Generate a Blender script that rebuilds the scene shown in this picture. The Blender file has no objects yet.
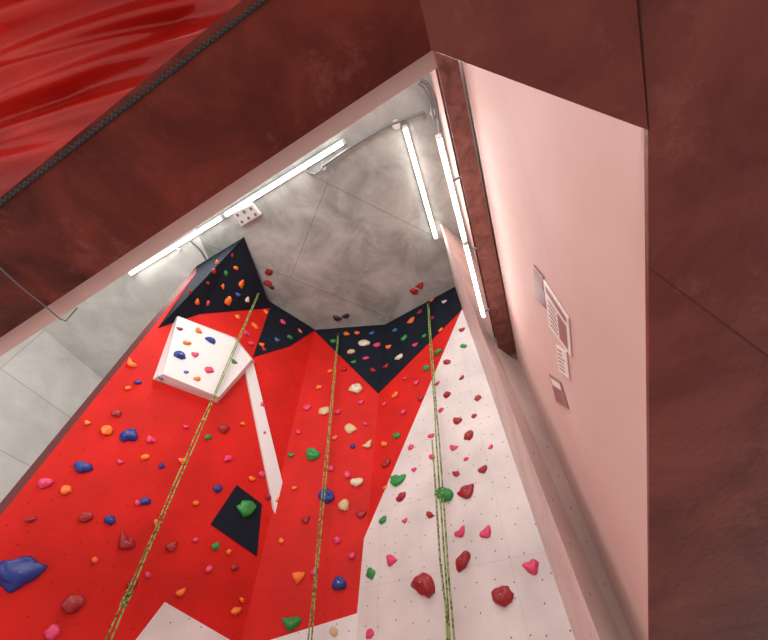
import bpy, bmesh, math, random
from mathutils import Vector, Matrix, noise
random.seed(4)
S=1.216
CAM=Vector((0,0,1.5))
F=341.33; PIT=math.radians(50.6)
FW=Vector((0,math.cos(PIT),math.sin(PIT))); UP=Vector((0,-math.sin(PIT),math.cos(PIT)))
def ray(px,py): return Vector((1,0,0))*(px-384)+FW*F+UP*(320-py)
def hz(px,py,h):
    d=ray(px,py); return CAM+d*(h*S/d.z)
def P(x,y,h): return CAM+Vector((x,y,h))*S
class Pl:
    def __init__(s,a,b,c):
        s.o=a.copy(); s.n=(b-a).cross(c-a).normalized()
        if s.n.dot(CAM-a)<0: s.n=-s.n
        z=Vector((0,0,1)); s.u=z.cross(s.n).normalized(); s.v=s.n.cross(s.u)
    def hit(s,px,py,off=0.0):
        d=ray(px,py); o=s.o+s.n*off
        return CAM+d*((o-CAM).dot(s.n)/d.dot(s.n))
H=7.4
# ---------- materials
def M(name,col,rough=.6,metal=0,emit=0,coat=0):
    m=bpy.data.materials.new(name); m.use_nodes=True
    b=m.node_tree.nodes['Principled BSDF']
    b.inputs['Base Color'].default_value=(*col,1); b.inputs['Roughness'].default_value=rough
    b.inputs['Metallic'].default_value=metal
    if coat: b.inputs['Coat Weight'].default_value=coat
    if emit:
        b.inputs['Emission Color'].default_value=(*col,1); b.inputs['Emission Strength'].default_value=emit
    return m
def noisy(name,c1,c2,scale=1.5,rough=.7,bump=.15,c3=None,detail=8,seams=None,spec=.5,scuff=None,lo=.33,hi=.68):
    m=M(name,c1,rough); nt=m.node_tree; N=nt.nodes; L=nt.links; b=N['Principled BSDF']
    b.inputs['Specular IOR Level'].default_value=spec
    tc=N.new('ShaderNodeTexCoord'); n=N.new('ShaderNodeTexNoise')
    n.inputs['Scale'].default_value=scale; n.inputs['Detail'].default_value=detail; n.inputs['Roughness'].default_value=.62
    n.inputs['Distortion'].default_value=.6
    L.new(tc.outputs['Object'],n.inputs['Vector'])
    r=N.new('ShaderNodeValToRGB'); r.color_ramp.elements[0].position=lo; r.color_ramp.elements[1].position=hi
    r.color_ramp.elements[0].color=(*c1,1); r.color_ramp.elements[1].color=(*c2,1)
    if c3:
        e=r.color_ramp.elements.new((lo+hi)/2); e.color=(*c3,1)
    L.new(n.outputs['Fac'],r.inputs['Fac']); out=r.outputs['Color']
    if scuff:
        n3=N.new('ShaderNodeTexNoise'); n3.inputs['Scale'].default_value=scuff[0]; n3.inputs['Detail'].default_value=12; n3.inputs['Roughness'].default_value=.75
        L.new(tc.outputs['Object'],n3.inputs['Vector'])
        r3=N.new('ShaderNodeValToRGB'); r3.color_ramp.elements[0].position=.56; r3.color_ramp.elements[1].position=.70
        r3.color_ramp.elements[0].color=(0,0,0,1); r3.color_ramp.elements[1].color=(.6,.6,.6,1)
        L.new(n3.outputs['Fac'],r3.inputs['Fac'])
        mx=N.new('ShaderNodeMix'); mx.data_type='RGBA'; L.new(r3.outputs['Color'],mx.inputs[0]); L.new(out,mx.inputs[6]); mx.inputs[7].default_value=(*scuff[1],1); out=mx.outputs[2]
    if seams:
        br=N.new('ShaderNodeTexBrick'); br.inputs['Scale'].default_value=1
        br.inputs['Color1'].default_value=(1,1,1,1); br.inputs['Color2'].default_value=(.92,.92,.92,1); br.inputs['Mortar'].default_value=(.60,.59,.57,1)
        br.inputs['Mortar Size'].default_value=.011; br.inputs['Brick Width'].default_value=seams[0]; br.inputs['Row Height'].default_value=seams[1]
        mp=N.new('ShaderNodeMapping'); mp.inputs['Rotation'].default_value=(0,0,seams[2])
        L.new(tc.outputs['UV' if len(seams)>3 else 'Object'],mp.inputs['Vector']); L.new(mp.outputs[0],br.inputs['Vector'])
        mx=N.new('ShaderNodeMix'); mx.data_type='RGBA'; mx.blend_type='MULTIPLY'; mx.inputs[0].default_value=1
        L.new(out,mx.inputs[6]); L.new(br.outputs['Color'],mx.inputs[7]); out=mx.outputs[2]
    L.new(out,b.inputs['Base Color'])
    n2=N.new('ShaderNodeTexNoise'); n2.inputs['Scale'].default_value=scale*14; n2.inputs['Detail'].default_value=6
    L.new(tc.outputs['Object'],n2.inputs['Vector'])
    bp=N.new('ShaderNodeBump'); bp.inputs['Strength'].default_value=bump; bp.inputs['Distance'].default_value=.02
    L.new(n2.outputs['Fac'],bp.inputs['Height']); L.new(bp.outputs[0],b.inputs['Normal'])
    return m
def panelmat(name,col,dot,rough=.5,sc=3.6,dr=.05,spec=.4,seam=(.86,.83,.83)):
    m=M(name,col,rough); nt=m.node_tree; N=nt.nodes; L=nt.links; b=N['Principled BSDF']
    b.inputs['Specular IOR Level'].default_value=spec
    tc=N.new('ShaderNodeTexCoord')
    v=N.new('ShaderNodeTexVoronoi'); v.voronoi_dimensions='2D'; v.inputs['Scale'].default_value=sc; v.inputs['Randomness'].default_value=.6
    L.new(tc.outputs['UV'],v.inputs['Vector'])
    lt=N.new('ShaderNodeMath'); lt.operation='LESS_THAN'; lt.inputs[1].default_value=dr
    L.new(v.outputs['Distance'],lt.inputs[0])
    n=N.new('ShaderNodeTexNoise'); n.inputs['Scale'].default_value=1.3; n.inputs['Detail'].default_value=6
    L.new(tc.outputs['UV'],n.inputs['Vector'])
    r=N.new('ShaderNodeMapRange'); r.inputs[1].default_value=.3; r.inputs[2].default_value=.7; r.inputs[3].default_value=.84; r.inputs[4].default_value=1.08
    L.new(n.outputs['Fac'],r.inputs[0])
    br=N.new('ShaderNodeTexBrick'); br.offset=0; br.inputs['Scale'].default_value=1
    br.inputs['Color1'].default_value=(1,1,1,1); br.inputs['Color2'].default_value=(.97,.97,.97,1); br.inputs['Mortar'].default_value=(*seam,1)
    br.inputs['Mortar Size'].default_value=.005; br.inputs['Brick Width'].default_value=2.44; br.inputs['Row Height'].default_value=1.22
    L.new(tc.outputs['UV'],br.inputs['Vector'])
    m1=N.new('ShaderNodeMix'); m1.data_type='RGBA'; m1.blend_type='MULTIPLY'; m1.inputs[0].default_value=1
    m1.inputs[6].default_value=(*col,1); L.new(br.outputs['Color'],m1.inputs[7])
    m2=N.new('ShaderNodeMix'); m2.data_type='RGBA'; m2.blend_type='MULTIPLY'; m2.inputs[0].default_value=1
    L.new(m1.outputs[2],m2.inputs[6]); L.new(r.outputs[0],m2.inputs[7])
    m3=N.new('ShaderNodeMix'); m3.data_type='RGBA'; L.new(lt.outputs[0],m3.inputs[0]); L.new(m2.outputs[2],m3.inputs[6]); m3.inputs[7].default_value=(*dot,1)
    L.new(m3.outputs[2],b.inputs['Base Color'])
    return m
mCeil=noisy('ceiling_concrete',(.26,.27,.25),(.50,.51,.475),.9,.85,.2,spec=.2,scuff=(1.6,(.56,.56,.53)),seams=(9.0,3.2,math.radians(-27)))
mCeilLit=noisy('ceiling_concrete_lamplit',(.60,.60,.56),(.80,.80,.76),.9,.8,.2)  # paler ceiling concrete: lamp glow on the left third put into the colour
mLeft=noisy('wall_concrete_light',(.72,.71,.67),(.90,.89,.85),1.0,.8,.2,seams=(6.0,1.8,0,1))
mRed=panelmat('red_panel_paint',(.62,.012,.007),(.22,.004,.003),.6,3.2,.035,.22)
mDRed=M('dark_red_edge',(.11,.008,.008),.7)
mBlk=panelmat('black_panel_paint',(.012,.015,.024),(.002,.002,.002),.85,3.6,.04,.1,(.5,.5,.5))
mWht=panelmat('white_panel_paint',(.75,.67,.65),(.16,.06,.06),.5,3.4,.036)
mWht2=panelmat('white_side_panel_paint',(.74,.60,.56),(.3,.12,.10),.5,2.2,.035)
mWplain=M('white_plain_paint',(.74,.71,.69),.6)
mPink=noisy('pink_plaster',(.68,.44,.40),(.75,.53,.49),.5,.7,.05,spec=.2)
mLint=noisy('pink_lintel',(.74,.46,.41),(.84,.60,.54),1.2,.6,.1)
mMar=noisy('maroon_redlit_concrete',(.060,.008,.005),(.26,.046,.028),2.2,.6,.25,c3=(.140,.020,.012),spec=.2,scuff=(4,(.32,.10,.075)))  # red light falling on the concrete is put into the maroon base; scuffs on top
mMar2=noisy('redlit_soffit_concrete',(.14,.024,.017),(.29,.068,.050),1.5,.45,.25,spec=.35,scuff=(3,(.38,.13,.105)))  # soffit's red light painted in as base colour, under scuffs
mSteel=noisy('rusty_steel',(.10,.024,.016),(.24,.085,.065),6,.5,.2)
mTube=M('lamp_tube',(1,.98,.95),.4,emit=14)
mBody=M('lamp_housing',(.7,.7,.68),.4)
mGal=M('galvanised_conduit',(.22,.22,.22),.5,.4)
mMat=noisy('gym_mat_floor',(.55,.51,.49),(.64,.60,.58),1,.8,.1)
mTarp=noisy('red_tarpaulin',(.34,.006,.003),(.72,.020,.010),1.3,.2,.02,lo=.35,hi=.65,spec=.4)
mBlack=M('black_rubber',(.012,.012,.014),.5)
# ---------- geometry helpers
def link(o,parent=None):
    bpy.context.scene.collection.objects.link(o)
    if parent: o.parent=parent
    return o
def empty(name):
    e=bpy.data.objects.new(name,None); return link(e)
def mesh(name,verts,faces,mat,parent=None,smooth=False):
    me=bpy.data.meshes.new(name); me.from_pydata([tuple(v) for v in verts],[],faces)
    me.materials.append(mat) if not isinstance(mat,list) else [me.materials.append(x) for x in mat]
    if smooth:
        for p in me.polygons: p.use_smooth=True
    me.update(); o=bpy.data.objects.new(name,me); return link(o,parent)
def setuv(o,pl):
    me=o.data; uv=me.uv_layers.new(name='UVMap')
    for l in me.loops:
        c=me.vertices[l.vertex_index].co-pl.o
        uv.data[l.index].uv=(c.dot(pl.u),c.dot(pl.v))
def prism(name,pts,vec,mat,parent=None,pl=None,bev=0):
    n=len(pts); vs=[Vector(p) for p in pts]+[Vector(p)+vec for p in pts]
    fs=[tuple(range(n)),tuple(range(2*n-1,n-1,-1))]+[(i,(i+1)%n,n+(i+1)%n,n+i) for i in range(n)]
    o=mesh(name,vs,fs,mat,parent)
    bm=bmesh.new(); bm.from_mesh(o.data); bmesh.ops.recalc_face_normals(bm,faces=bm.faces); bm.to_mesh(o.data); bm.free()
    if pl: setuv(o,pl)
    if bev:
        b=o.modifiers.new('bev','BEVEL'); b.width=bev; b.segments=2
    return o
def tube(name,pts,r,mat,parent=None,bez=False,res=6):
    c=bpy.data.curves.new(name,'CURVE'); c.dimensions='3D'; c.bevel_depth=r; c.bevel_resolution=res//2; c.use_fill_caps=True
    s=c.splines.new('POLY'); s.points.add(len(pts)-1)
    for i,p in enumerate(pts): s.points[i].co=(*p,1)
    c.materials.append(mat); o=bpy.data.objects.new(name,c); return link(o,parent)
def boxbetween(name,a,b,w,h,mat,parent=None,upv=Vector((0,0,1)),bev=.005):
    d=(b-a).normalized(); s=d.cross(upv).normalized(); u=s.cross(d)
    pts=[a+s*w/2-u*h/2,a+s*w/2+u*h/2,a-s*w/2+u*h/2,a-s*w/2-u*h/2]
    return prism(name,pts,b-a,mat,parent,bev=bev)
Z=Vector((0,0,1))
# ---------- room shell
mesh('floor',[(-14,-8,0),(8,-8,0),(8,13,0),(-14,13,0)],[(0,1,2,3)],mMat)
prism('ceiling',[P(-4.75,-3,H),P(6,-3,H),P(6,10,H),P(-3.9,10,H)],Z*.3,mCeil)
prism('ceiling_lamplit_side',[P(-11,-3,H),P(-4.75,-3,H),P(-3.9,10,H),P(-11,10,H)],Z*.3,mCeilLit)  # ceiling split flush here; this side carries the painted lamp glow
la=hz(45,330,H); lb=hz(110,385,H); ld=(lb-la).normalized(); l0=la-ld*7; l1=la+ld*9
pL=Pl(la,lb,la-Z)
o=prism('wall_left',[Vector((l0.x,l0.y,0)),Vector((l1.x,l1.y,0)),l1,l0],-pL.n*.3,mLeft); setuv(o,pL)
mesh('wall_back',[(-12,12.6,0),(8,12.6,0),(8,12.6,10.5),(-12,12.6,10.5)],[(0,1,2,3)],mLeft)
def wx(y): return .623+.3787*y
C0=P(wx(3.9),3.9,H)
pP=Pl(P(wx(0),0,0),P(wx(3.9),3.9,0),P(wx(0),0,H))
bot=lambda y:1.042-.195*y
prism('wall_right',[P(wx(-.5),-.5,bot(-.5)+.02),P(wx(5),5,bot(5)+.02),P(wx(5),5,H),P(wx(-.5),-.5,H)],-pP.n*.15,mPink)
# slabs overhead
hs=1.0
prism('ceiling_lower_soffit',[hz(*p,hs) for p in [(420,0),(431,50),(648,130),(636,0),(604,-320),(395,-125)]],Z*.05,mMar2)
pS=Pl(P(0,0,bot(0)),P(1,0,bot(0)),P(0,1,bot(1)))
prism('ceiling_sloped_soffit',[pS.hit(*p) for p in [(612,-200),(635,0),(648,130),(650,700),(1100,700),(1100,-200)]],Z*.022,mMar2)
mJ=M('joint_shadow_gap',(.08,.018,.014),.8)
prism('trim_1',[pS.hit(x,y)-Z*.001 for x,y in [(650,268),(1000,528),(1000,530),(650,269)]],-Z*.001,mJ)
prism('trim_2',[pS.hit(x,y)-Z*.001 for x,y in [(633,-60),(635,-60),(649,130),(648,130)]],-Z*.003,mJ)
prism('ceiling_beam_diagonal',[hz(*p,hs) for p in [(-200,361),(395,-125),(420,0),(431,51),(-200,471)]],Z*.06,mMar)
prism('lintel_diagonal',[hz(*p,hs+.06) for p in [(-200,461),(431,42),(437,68),(-200,489)]],Z*1.2,mLint)
# tarp
nu,nv=130,130; vs=[];fs=[]
ta,tb,tc_,td=(-120,294),(345,-68),(300,-330),(-420,-40)
def fold(x,y):
    z=0
    q=y+.22*x+10*math.sin(x*.012)
    for c0,wd,am,sl in [(118,9,1.3,.0),(150,7,.9,-.12),(182,7,.7,-.2),(82,14,.8,.06),(35,17,1.1,.05),(-20,20,1.1,0),(-90,28,.9,0),(206,5,.5,-.3),(58,5,.35,-.05),(135,3,.25,-.03)]:
        d=(q+sl*x-c0)/wd
        z+=am*math.exp(-d*d) if d>0 else am*math.exp(-d*d*.2)
    return z
for j in range(nv+1):
    for i in range(nu+1):
        u=i/nu;v=j/nv
        x=(ta[0]*(1-u)+tb[0]*u)*(1-v)+(td[0]*(1-u)+tc_[0]*u)*v
        y=(ta[1]*(1-u)+tb[1]*u)*(1-v)+(td[1]*(1-u)+tc_[1]*u)*v
        p=hz(x,y,hs+.07)
        p=p+Z*(.08*min(1,.05+v*7)*fold(x,y)+.015*noise.noise(p*1.2)*min(1,v*4))
        vs.append(p)
for j in range(nv):
    for i in range(nu):
        q=j*(nu+1)+i; fs.append((q,q+1,q+nu+2,q+nu+1))
tarp=empty('red_tarpaulin')
mesh('sheet',vs,fs,mTarp,tarp,True)
prism('hem',[hz(*p,hs-.005) for p in [(-60,247),(330,-54),(335,-52),(-60,253)]],Z*.07,mBlack,tarp)
zz=[]
for i in range(170):
    t=i/169; off=-3 if i%2 else 2
    zz.append(hz(-60+t*390+off*.5,249.5-t*301+off*.7,hs-.008))
tube('lacing',zz,.0010,M('lacing_cord',(.10,.09,.09),.7),tarp)
# ---------- climbing wall
cw=empty('climbing_wall')
A=P(-4.41,4.23,H);B=P(-1.98,6.45,H);D=P(.03,6.26,H);R=P(1.85,4.97,H)
def low(p,h=-1.2): return Vector((p.x,p.y,CAM.z+h*S))
pA=Pl(A,B,low(B)); pB=Pl(B,D,low(B))
Dl=pB.hit(357,640); dd=(Dl-D); Dlow=D+dd*(D.z/(-dd.z))
pD=Pl(D,Dlow,R)
Rl=pD.hit(575,640); dr=Rl-R; Rlow=R+dr*(R.z/(-dr.z))
Nt=P(1.27,3.2,H); d_=ray(600,640); Nl=CAM+d_*(3.3*S/d_.y); dn=Nl-Nt; Nlow=Nt+dn*(Nt.z/(-dn.z))
def gz(p): return Vector((p.x,p.y,0))
def facet(name,pts,pl,mat,t=.04):
    return prism(name,pts,-pl.n*t,mat,cw,pl)
facet('facet_left',[A,B,gz(B),gz(A)],pA,mRed)
sb=Vector((-.30,.14,0))
mesh('facet_left_edge',[A,gz(A),gz(A)+sb,A+sb],[(0,1,2,3)],mDRed,cw)
facet('facet_centre',[B,D,Dlow,gz(B)],pB,mRed)
facet('facet_right',[D,R,Rlow,Dlow],pD,mRed)
pW=Pl(R,Nt,(Rlow+Nlow)/2)
o=mesh('facet_side',[R,Nt,Nlow,Rlow],[(0,1,2,3)],mWht2,cw); setuv(o,pW)
Cb=P(wx(3.9),3.9,-1.2); Cb.z=0
pC=Pl(Nt,C0,(Nlow+Cb)/2)
o=mesh('facet_return',[Nt,C0,Cb,Nlow],[(0,1,2,3)],mWht2,cw); setuv(o,pC)
def panel(name,pl,px,mat,off=.02):
    pts=[pl.hit(x,y,off) for x,y in px]
    return prism(name,pts,-pl.n*(off-.001),mat,cw,pl)
panel('panel_black_centre',pB,[(314,330),(385,324),(385,328),(378,393)],mBlk)
panel('panel_black_right',pD,[(384,324),(456,285),(462,309),(378,393)],mBlk)
panel('panel_white_right',pD,[(462,309),(580,640),(590,670),(352,670),(355,640),(360,548)],mWht,.021)
panel('panel_black_corner',pA,[(262,292),(315,330),(290,346),(253,357),(270,308)],mBlk)
panel('panel_black_diamond',pA,[(237,485),(262,504),(257,556),(211,524)],mBlk)
panel('panel_white_strip',pA,[(244,363),(253,361),(291,517),(277,523)],mWplain,.06)
panel('panel_white_low',pA,[(165,602),(232,641),(232,700),(90,700)],mWht)
panel('panel_white_low_centre',pB,[(270,640),(358,613),(356,690),(240,690)],mWht)
a_=A+sb;p_=hz(244,237,H-.01);b_=pA.hit(262,294,.01);l_=pA.hit(158,328,.01);m_=pA.hit(200,314,.01);n_=pA.hit(271,308,.01)
o=mesh('volume_black',[a_,p_,b_,l_,m_,n_,A+sb+Vector((-.05,0,0))],[(0,3,1),(3,4,1),(4,5,1),(5,2,1)],mBlk,cw); setuv(o,pA)
fr=[(178,316),(234,339),(252,359),(219,397),(163,374)]
bs=[(175,318),(236,338),(255,362),(217,403),(153,379)]
fv=[pA.hit(*p,.27) for p in fr]; bv=[pA.hit(*p,.0) for p in bs]
o=mesh('volume_white',fv+bv,[tuple(range(5))]+[(i,(i+1)%5,5+(i+1)%5,5+i) for i in range(5)],mWplain,cw); setuv(o,pA)
pF=Pl(fv[0],fv[2],fv[4])
pV=Pl(l_,m_,p_); pV2=Pl(m_,n_,p_)
# ---------- holds
cols={'or':(.85,.17,.02),'bl':(.010,.030,.22),'pk':(.70,.05,.14),'rd':(.34,.013,.018),'gr':(.02,.26,.05),'wh':(.72,.62,.46),'cr':(.64,.46,.25),'bk':(.02,.02,.02),'dr':(.25,.01,.01),'lb':(.05,.14,.42)}
keys=list(cols); hm=[M('hold_'+k,cols[k],.42) for k in keys]
for m in hm:
    nt=m.node_tree; n2=nt.nodes.new('ShaderNodeTexNoise'); n2.inputs['Scale'].default_value=60
    bp=nt.nodes.new('ShaderNodeBump'); bp.inputs['Strength'].default_value=.25; bp.inputs['Distance'].default_value=.01
    nt.links.new(n2.outputs['Fac'],bp.inputs['Height']); nt.links.new(bp.outputs[0],nt.nodes['Principled BSDF'].inputs['Normal'])
hm.append(M('bolt_steel',(.3,.3,.3),.3,.9)); 
HB=bmesh.new()
def hold(k,px,py,sz,pl,off=.02):
    c=pl.hit(px,py,off); depth=(c-CAM).dot(FW); r=sz/F*depth*.5*(.90 if sz>12 else 1.0)
    th=random.uniform(-.7,.7); u=pl.u*math.cos(th)+pl.v*math.sin(th); v=pl.n.cross(u)
    asp=random.uniform(.6,.85); typ=random.random(); hh=random.uniform(.42,.62)
    sd=Vector((random.uniform(0,99),random.uniform(0,99),0)); bend=random.uniform(-.45,.45)
    sub=3 if sz>7 else 2
    g=bmesh.ops.create_icosphere(HB,subdivisions=sub,radius=1)
    for w in g['verts']:
        q=w.co.copy(); nn=1+.30*noise.noise(q*1.4+sd)+.07*noise.noise(q*3+sd)
        x,y,z=q.x*nn,q.y*nn*asp,q.z*nn*hh
        y+=bend*x*x
        x*=1+.25*y
        if typ<.65:
            gg=math.exp(-((x-.0)**2/.35+(y-.42)**2/.08)); z-=.55*gg*hh*(z>0)
        elif typ<.8:
            gg=math.exp(-(x**2/.05+y**2/.3)); z-=.35*gg*hh*(z>0)
        z=max(z,-.08)
        w.co=c+(u*x+v*y+pl.n*z)*r
    fs_=set(f for w in g['verts'] for f in w.link_faces)
    for f in fs_: f.material_index=keys.index(k); f.smooth=True
    if sz>8:
        g=bmesh.ops.create_cone(HB,cap_ends=True,segments=10,radius1=.08*r,radius2=.08*r,depth=.05*r,matrix=Matrix.Translation(c+pl.n*r*hh*.95)@pl.n.to_track_quat('Z','Y').to_matrix().to_4x4())
        for f in set(f for w in g['verts'] for f in w.link_faces): f.material_index=len(keys)
LA=[('or',131,364,10),('bl',129,435,17),('or',107,430,11),('pk',45,483,12),('bl',83,467,18),('or',66,490,10),('rd',117,413,9),('rd',86,517,14),('bl',110,520,11),('bl',19,574,36),('rd',125,543,18),('rd',172,547,10),('rd',73,604,20),('pk',53,632,16),('bl',145,501,10),('or',157,523,8),('pk',150,440,8),('pk',120,462,6),('or',145,457,8),('bl',138,382,7),('or',128,388,6),('rd',224,429,11),('or',183,461,8),('pk',262,405,8),('pk',263,433,9),('pk',228,458,9),('bl',218,489,9),('pk',262,474,7),('or',252,479,7),('or',243,424,6),('rd',235,567,8),('gr',216,546,8),('pk',209,569,8),('or',181,593,9),('or',236,611,10),('pk',137,503,7),('or',196,503,6),('gr',208,437,7),('pk',186,427,6),('or',87,423,6),('bl',161,466,6),('or',229,552,6),('rd',132,585,9),('pk',196,540,6),('or',262,345,6),('pk',251,343,7),('rd',268,497,7),('or',242,600,6),('or',95,560,7),('pk',148,575,7),('rd',31,519,8),('or',205,420,5)]
for h in LA: hold(*h,pA)
hold('gr',246,509,20,pA,.03)
for h in [('bl',180,355,13),('or',187,343,8),('bl',211,340,11),('pk',209,370,9),('pk',195,355,7),('rd',180,329,6),('or',197,379,7),('gr',234,362,6),('lb',186,372,5)]: hold(*h,pF,.0)
hold('lb',161,377,7,pA,.12); hold('or',198,331,7,pF,0)
for h in [('or',222,287,8),('or',241,284,8),('or',197,302,7),('rd',208,283,5),('or',228,301,9),('or',236,268,6),('rd',214,271,6),('pk',208,303,6),('gr',226,273,6),('lb',238,295,6),('or',217,262,5),('rd',232,255,5),('wh',247,300,6),('rd',190,292,5)]: hold(*h,pV if h[1]<225 else pV2,0)
for h in [('pk',247,333,8),('or',255,326,9),('or',238,317,7),('or',266,312,7),('pk',283,322,7),('gr',290,337,7),('rd',272,300,6),('lb',277,340,6),('or',300,331,6),('rd',264,349,6)]: hold(*h,pA)
LB=[('gr',284,421,16),('gr',312,455,16),('cr',350,429,13),('wh',357,482,14),('cr',344,505,12),('cr',324,411,11),('pk',338,412,8),('pk',307,407,8),('pk',347,475,8),('bl',326,496,19),('wh',356,388,16),('pk',361,402,7),('rd',361,514,10),('or',298,578,12),('bl',339,583,17),('gr',291,624,18),('pk',331,468,7),('or',335,438,7),('rd',303,350,5),('or',300,372,7),('pk',286,380,6),('or',319,387,7),('gr',291,455,7),('rd',306,520,8),('pk',337,540,8),('pk',314,572,8),('or',281,541,6),('cr',368,445,9),('cr',334,631,9),('or',294,488,6),('pk',352,556,7),('or',330,371,6),('rd',344,369,7),('or',277,500,5),('pk',365,424,6),('bl',353,446,6),('pk',298,432,6)]
for h in LB: hold(*h,pB)
for h in [('wh',364,343,12),('pk',377,345,8),('or',346,334,7),('cr',351,352,8),('gr',333,341,7),('pk',366,358,7),('lb',372,333,6),('or',357,333,6),('rd',373,370,7),('gr',354,362,6)]: hold(*h,pB)
LD=[('rd',447,362,9),('gr',438,352,9),('gr',464,346,8),('rd',462,330,7),('or',411,321,9),('gr',404,338,8),('wh',399,357,9),('or',388,347,8),('lb',395,330,7),('rd',420,312,7),('or',432,300,6),('pk',415,345,7),('rd',386,366,7),('wh',444,302,6),('gr',426,368,8),('pk',416,383,7),('rd',447,395,9),('rd',478,398,8),('pk',431,436,8),('rd',457,421,10),('pk',441,410,7),('gr',397,481,19),('rd',386,463,11),('rd',401,497,13),('gr',444,495,21),('rd',467,492,20),('rd',469,436,11),('pk',453,448,9),('pk',432,457,8),('pk',411,447,8),('rd',483,470,10),('gr',383,520,9),('pk',405,521,7),('pk',391,561,13),('gr',371,573,12),('rd',424,584,31),('rd',463,561,23),('rd',503,596,25),('pk',487,533,14),('pk',461,533,13),('pk',532,568,17),('pk',370,634,10),('or',395,395,8),('pk',403,412,7),('or',384,444,8),('rd',456,474,8),('rd',430,515,9),('pk',384,404,6),('or',441,330,6),('gr',424,336,6),('pk',437,384,7),('rd',420,398,7),('pk',466,459,6),('rd',474,416,6),('pk',414,470,6),('gr',396,436,8),('rd',462,378,6),('pk',405,378,6),('rd',432,318,6),('or',385,488,6),('pk',491,447,6)]
for h in LD: hold(*h,pD)
pCe=Pl(hz(300,200,H),hz(350,200,H),hz(300,250,H))
for h in [('dr',269,272,9),('rd',268,283,9),('bk',337,318,9),('bk',346,316,8),('rd',414,291,9),('rd',420,286,8),('bk',272,287,6)]: hold(*h,pCe,0)
me=bpy.data.meshes.new('climbing_holds'); HB.to_mesh(me); HB.free()
for m in hm: me.materials.append(m)
link(bpy.data.objects.new('climbing_holds',me))
# ---------- ropes
mRope=bpy.data.materials.new('rope_green'); mRope.use_nodes=True
nt=mRope.node_tree;N=nt.nodes;L=nt.links;bb=N['Principled BSDF'];bb.inputs['Roughness'].default_value=.8
tc=N.new('ShaderNodeTexCoord'); wv=N.new('ShaderNodeTexVoronoi'); wv.inputs['Scale'].default_value=34
L.new(tc.outputs['Object'],wv.inputs['Vector']); rr=N.new('ShaderNodeValToRGB'); rr.color_ramp.interpolation='CONSTANT'
rr.color_ramp.elements[0].color=(.09,.16,.03,1); rr.color_ramp.elements[1].color=(.30,.37,.11,1); rr.color_ramp.elements[1].position=.38
e=rr.color_ramp.elements.new(.78); e.color=(.04,.06,.025,1)
L.new(wv.outputs['Color'],rr.inputs['Fac']); L.new(rr.outputs['Color'],bb.inputs['Base Color'])
def rope(top,botm,r,loose=.04,knot=None):
    e=empty('climbing_rope')
    side=(botm-top).cross(CAM-top).normalized()
    for k,sg in enumerate((-1,1)):
        pts=[]
        for i in range(160):
            t=i/159; p=top.lerp(botm,t)
            p=p+side*sg*(r*1.2+loose*abs(math.sin(t*math.pi*2.2+.3))*t*.4)
            p=p+Vector((.012*noise.noise(Vector((t*9,k*5,0))),.012*noise.noise(Vector((t*9,k*5,8))),0))
            pts.append(p)
        tube('strand_%d'%(k+1),pts,r,mRope,e)
    rg=[top+side*.05*math.cos(x)+Z*(.09*math.sin(x)+.04) for x in [i*math.tau/20 for i in range(21)]]
    tube('carabiner',rg,.012,mBlack,e); 
    boxbetween('hanger',top+Z*.12,top+Z*.12-(top-CAM).normalized()*-.35,.04,.04,mGal,e)
    if knot:
        kc=top.lerp(botm,knot)
        kp=[]
        for i in range(90):
            a=i/89*math.tau*2; kp.append(kc+side*(.035*math.sin(a*1.5))+Z*(.07*math.cos(a*.5)+.02*math.sin(a*3))+Vector((0,-.03*math.cos(a*1.5),0)))
        tube('knot',kp,r*1.1,mRope,e)
    return e
rope(pA.hit(260,290,.35),pA.hit(102,655,.45),.013,.05,.93)
rope(pB.hit(338,336,.25),pB.hit(308,660,.5),.013,.04)
rope(pD.hit(428,304,.25),pD.hit(454,670,.5),.015,.04)
tube('climbing_rope',[pD.hit(432,440,.5),pD.hit(435,480,.52),pD.hit(440,560,.5),pD.hit(446,610,.5),pD.hit(449,670,.48)],.016,mRope)
# ---------- lamps
def lamp(a,b,n,w=.07,power=60):
    e=empty('fluorescent_lamp')
    for i in range(n):
        p=a.lerp(b,(i+.004)/n); q=a.lerp(b,(i+.996)/n)
        boxbetween('housing_%d'%(i+1),p,q,w*1.5,.05,mBody,e)
        tube('tube_%d'%(i+1),[p.lerp(q,.02)-Z*.06,p.lerp(q,.98)-Z*.06],w*.5,mTube,e)
        for t,nm in ((.003,'cap_a'),(.997,'cap_b')):
            x=p.lerp(q,t)-Z*.05; y=p.lerp(q,t+(.015 if t<.5 else -.015))-Z*.05
            boxbetween(nm,x,y,w*1.3,.1,mBody,e)
    ld=bpy.data.lights.new('lamp_light','AREA'); ld.shape='RECTANGLE'; ld.size=(b-a).length; ld.size_y=.12; ld.energy=power; ld.color=(1,.97,.93)
    o=bpy.data.objects.new('lamp_light',ld); d=(b-a).normalized(); zz=Vector((0,0,1)); yy=zz.cross(d).normalized(); zz=d.cross(yy)
    o.matrix_world=Matrix.Translation((a+b)/2-Z*.14)@Matrix((d,yy,zz)).transposed().to_4x4()
    link(o,e)
Zo=Z*.04
lamp(hz(131,273,H)-Zo,hz(346,140,H)-Zo,2,.085,220)
lamp(hz(404,124,H)-Zo,hz(436,238,H)-Zo,1,.085,75)
lamp(hz(438,134,3.6),hz(483,315,3.6),2,.045,12)
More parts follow.
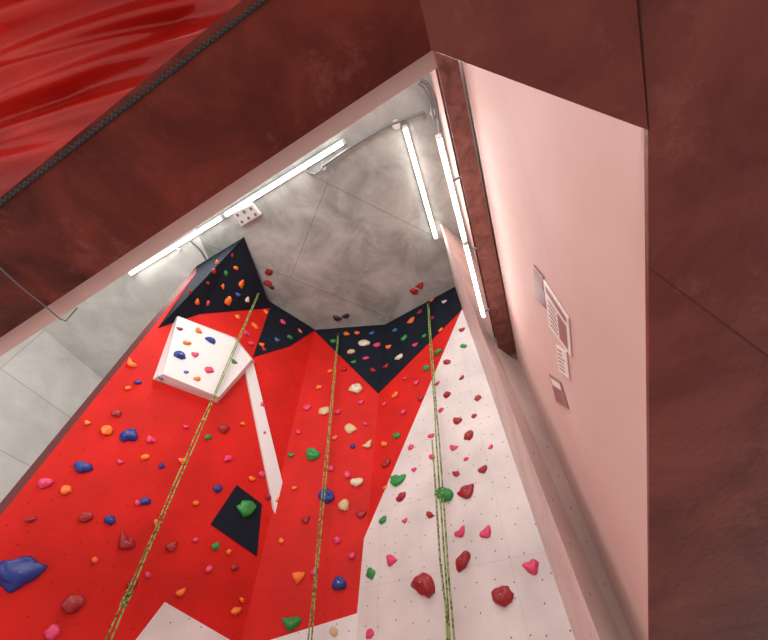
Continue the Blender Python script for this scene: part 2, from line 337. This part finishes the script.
# ---------- steel beam
be=empty('steel_beam')
bl0,bl1=hz(434,50,3.7),hz(500,356,3.7); br0,br1=hz(457,55,3.7),hz(516,354,3.7)
prism('bottom_flange',[bl0,bl1,br1,br0],Z*.03,mSteel,be)
m0,m1=(bl0+br0)/2,(bl1+br1)/2
boxbetween('web',m0+Z*.16,m1+Z*.16,.03,.28,mSteel,be,bev=0)
prism('top_flange',[x+Z*.29 for x in (bl0,bl1,br1,br0)],Z*.03,mSteel,be)
for t in (.28,.5,.75):
    q=bl0.lerp(bl1,t); boxbetween('bracket',q-Z*.02,q+Vector((-.14,.05,-.05)),.03,.02,mGal,be)
# ---------- conduits
def cpx(name,pts,h=H-.06,r=.022,parent=None):
    P3=[hz(x,y,h) for x,y in pts]
    out=[]
    for i in range(len(P3)-1):
        p0=P3[max(i-1,0)];p1=P3[i];p2=P3[i+1];p3=P3[min(i+2,len(P3)-1)]
        for k in range(8):
            t=k/8; out.append(.5*((2*p1)+(-p0+p2)*t+(2*p0-5*p1+4*p2-p3)*t*t+(-p0+3*p1-3*p2+p3)*t**3))
    out.append(P3[-1]); return tube(name,out,r,mGal,parent)
cd=empty('electrical_conduit')
cpx('pipe_1',[(322,167),(350,148),(385,127),(397,122),(425,112)],parent=cd,r=.034)
cpx('pipe_2',[(420,80),(427,84),(434,98),(438,118),(441,138)],h=H-.3,r=.04,parent=cd)
cpx('pipe_3',[(418,84),(424,89),(430,102),(434,120)],h=H-.3,r=.025,parent=cd)
cpx('pipe_4',[(307,164),(307,171),(315,174),(323,168)],r=.024,parent=cd)
cpx('pipe_5',[(187,238),(200,250),(207,262)],r=.024,parent=cd)
for i,(x,y,rr_) in enumerate([(396,124,.10),(324,167,.06),(433,112,.07),(180,249,.05)]):
    q=hz(x,y,H); prism('junction_box_%d'%(i+1),[q+Vector((rr_*math.cos(k*math.tau/16),rr_*math.sin(k*math.tau/16),0)) for k in range(16)],-Z*.09,mBody,cd,bev=.01)
em=empty('emergency_light'); q=[hz(*p,H-.12) for p in [(232,213),(252,204),(261,215),(241,227)]]
prism('housing',q,Z*.12,mBody,em,bev=.02)
for i in range(3):
    for j in range(2):
        x=q[0].lerp(q[1],(i+.5)/3).lerp(q[3].lerp(q[2],(i+.5)/3),(j+.5)/2)
        prism('lens_%d%d'%(i,j),[x+Vector((.04*math.cos(k*math.tau/12),.04*math.sin(k*math.tau/12),0)) for k in range(12)],-Z*.02,mGal,em)
tube('cable_with_hook',[hz(-20,250,hs-.008),hz(20,286,hs-.012),hz(45,306,hs-.010),hz(60,319,hs-.008),hz(66,321,hs-.008),hz(77,308,hs-.005)],.003,mGal)
# ---------- posters
mPaper=M('poster_paper',(.86,.78,.76),.4); mInk=M('poster_ink',(.22,.08,.08),.5); mInk2=M('poster_picture',(.36,.17,.16),.5); mDk=M('poster_dark',(.20,.05,.05),.4)
def poster(px,base,items):
    e=empty('poster')
    q=[pP.hit(x,y,.012) for x,y in px]
    prism('sheet',q,-pP.n*.008,base,e)
    def at(u,v): return q[0].lerp(q[1],u).lerp(q[3].lerp(q[2],u),v)+pP.n*.002
    for k,(u0,v0,u1,v1,m) in enumerate(items):
        prism('print_%d'%k,[at(u0,v0),at(u1,v0),at(u1,v1),at(u0,v1)],-pP.n*.001,m,e)
lines=lambda n,v0,v1:[(.12,v0+(v1-v0)*i/n,.12+.7*random.uniform(.6,1),v0+(v1-v0)*(i+.35)/n,mInk2) for i in range(n)]
poster([(533,265),(543,277),(546,309),(535,298)],mDk,[(.1,.1,.9,.45,mInk2)])
poster([(543,279),(568,318),(571,357),(549,327)],mPaper,[(.08,.08,.92,.2,mInk2),(.55,.3,.9,.9,mInk2)]+[(a,b,.48,d,m) for a,b,c,d,m in lines(6,.32,.95)])
poster([(556,345),(566,352),(569,379),(559,371)],mPaper,lines(6,.1,.95))
poster([(549,374),(560,382),(568,409),(556,402)],mInk2,[(.1,.1,.9,.35,mPaper)]+[(a,b,c,d,mInk) for a,b,c,d,m in lines(4,.45,.95)])
# ---------- light
w=bpy.data.worlds.new('World'); bpy.context.scene.world=w; w.use_nodes=True
w.node_tree.nodes['Background'].inputs[0].default_value=(.97,.96,.97,1); w.node_tree.nodes['Background'].inputs[1].default_value=.75
def area(name,loc,tgt,sx,sy,e,col):
    l=bpy.data.lights.new(name,'AREA'); l.shape='RECTANGLE'; l.size=sx; l.size_y=sy; l.energy=e; l.color=col
    o=bpy.data.objects.new(name,l); o.location=loc; o.rotation_euler=(Vector(tgt)-Vector(loc)).to_track_quat('-Z','Y').to_euler(); link(o)
area('added_fill_light',(-4,-5,4.5),(-8,7,7),6,4,800,(1,.98,.96))  # unseen area light added behind the camera to brighten the left wall
cam=bpy.data.cameras.new('Camera'); cam.lens=16; cam.sensor_width=36; cam.clip_start=.02
co=bpy.data.objects.new('Camera',cam); co.location=CAM; co.rotation_euler=(math.pi/2+PIT,0,0); link(co)
bpy.context.scene.camera=co
try:
    bpy.context.scene.view_settings.view_transform='Standard'
except Exception: pass
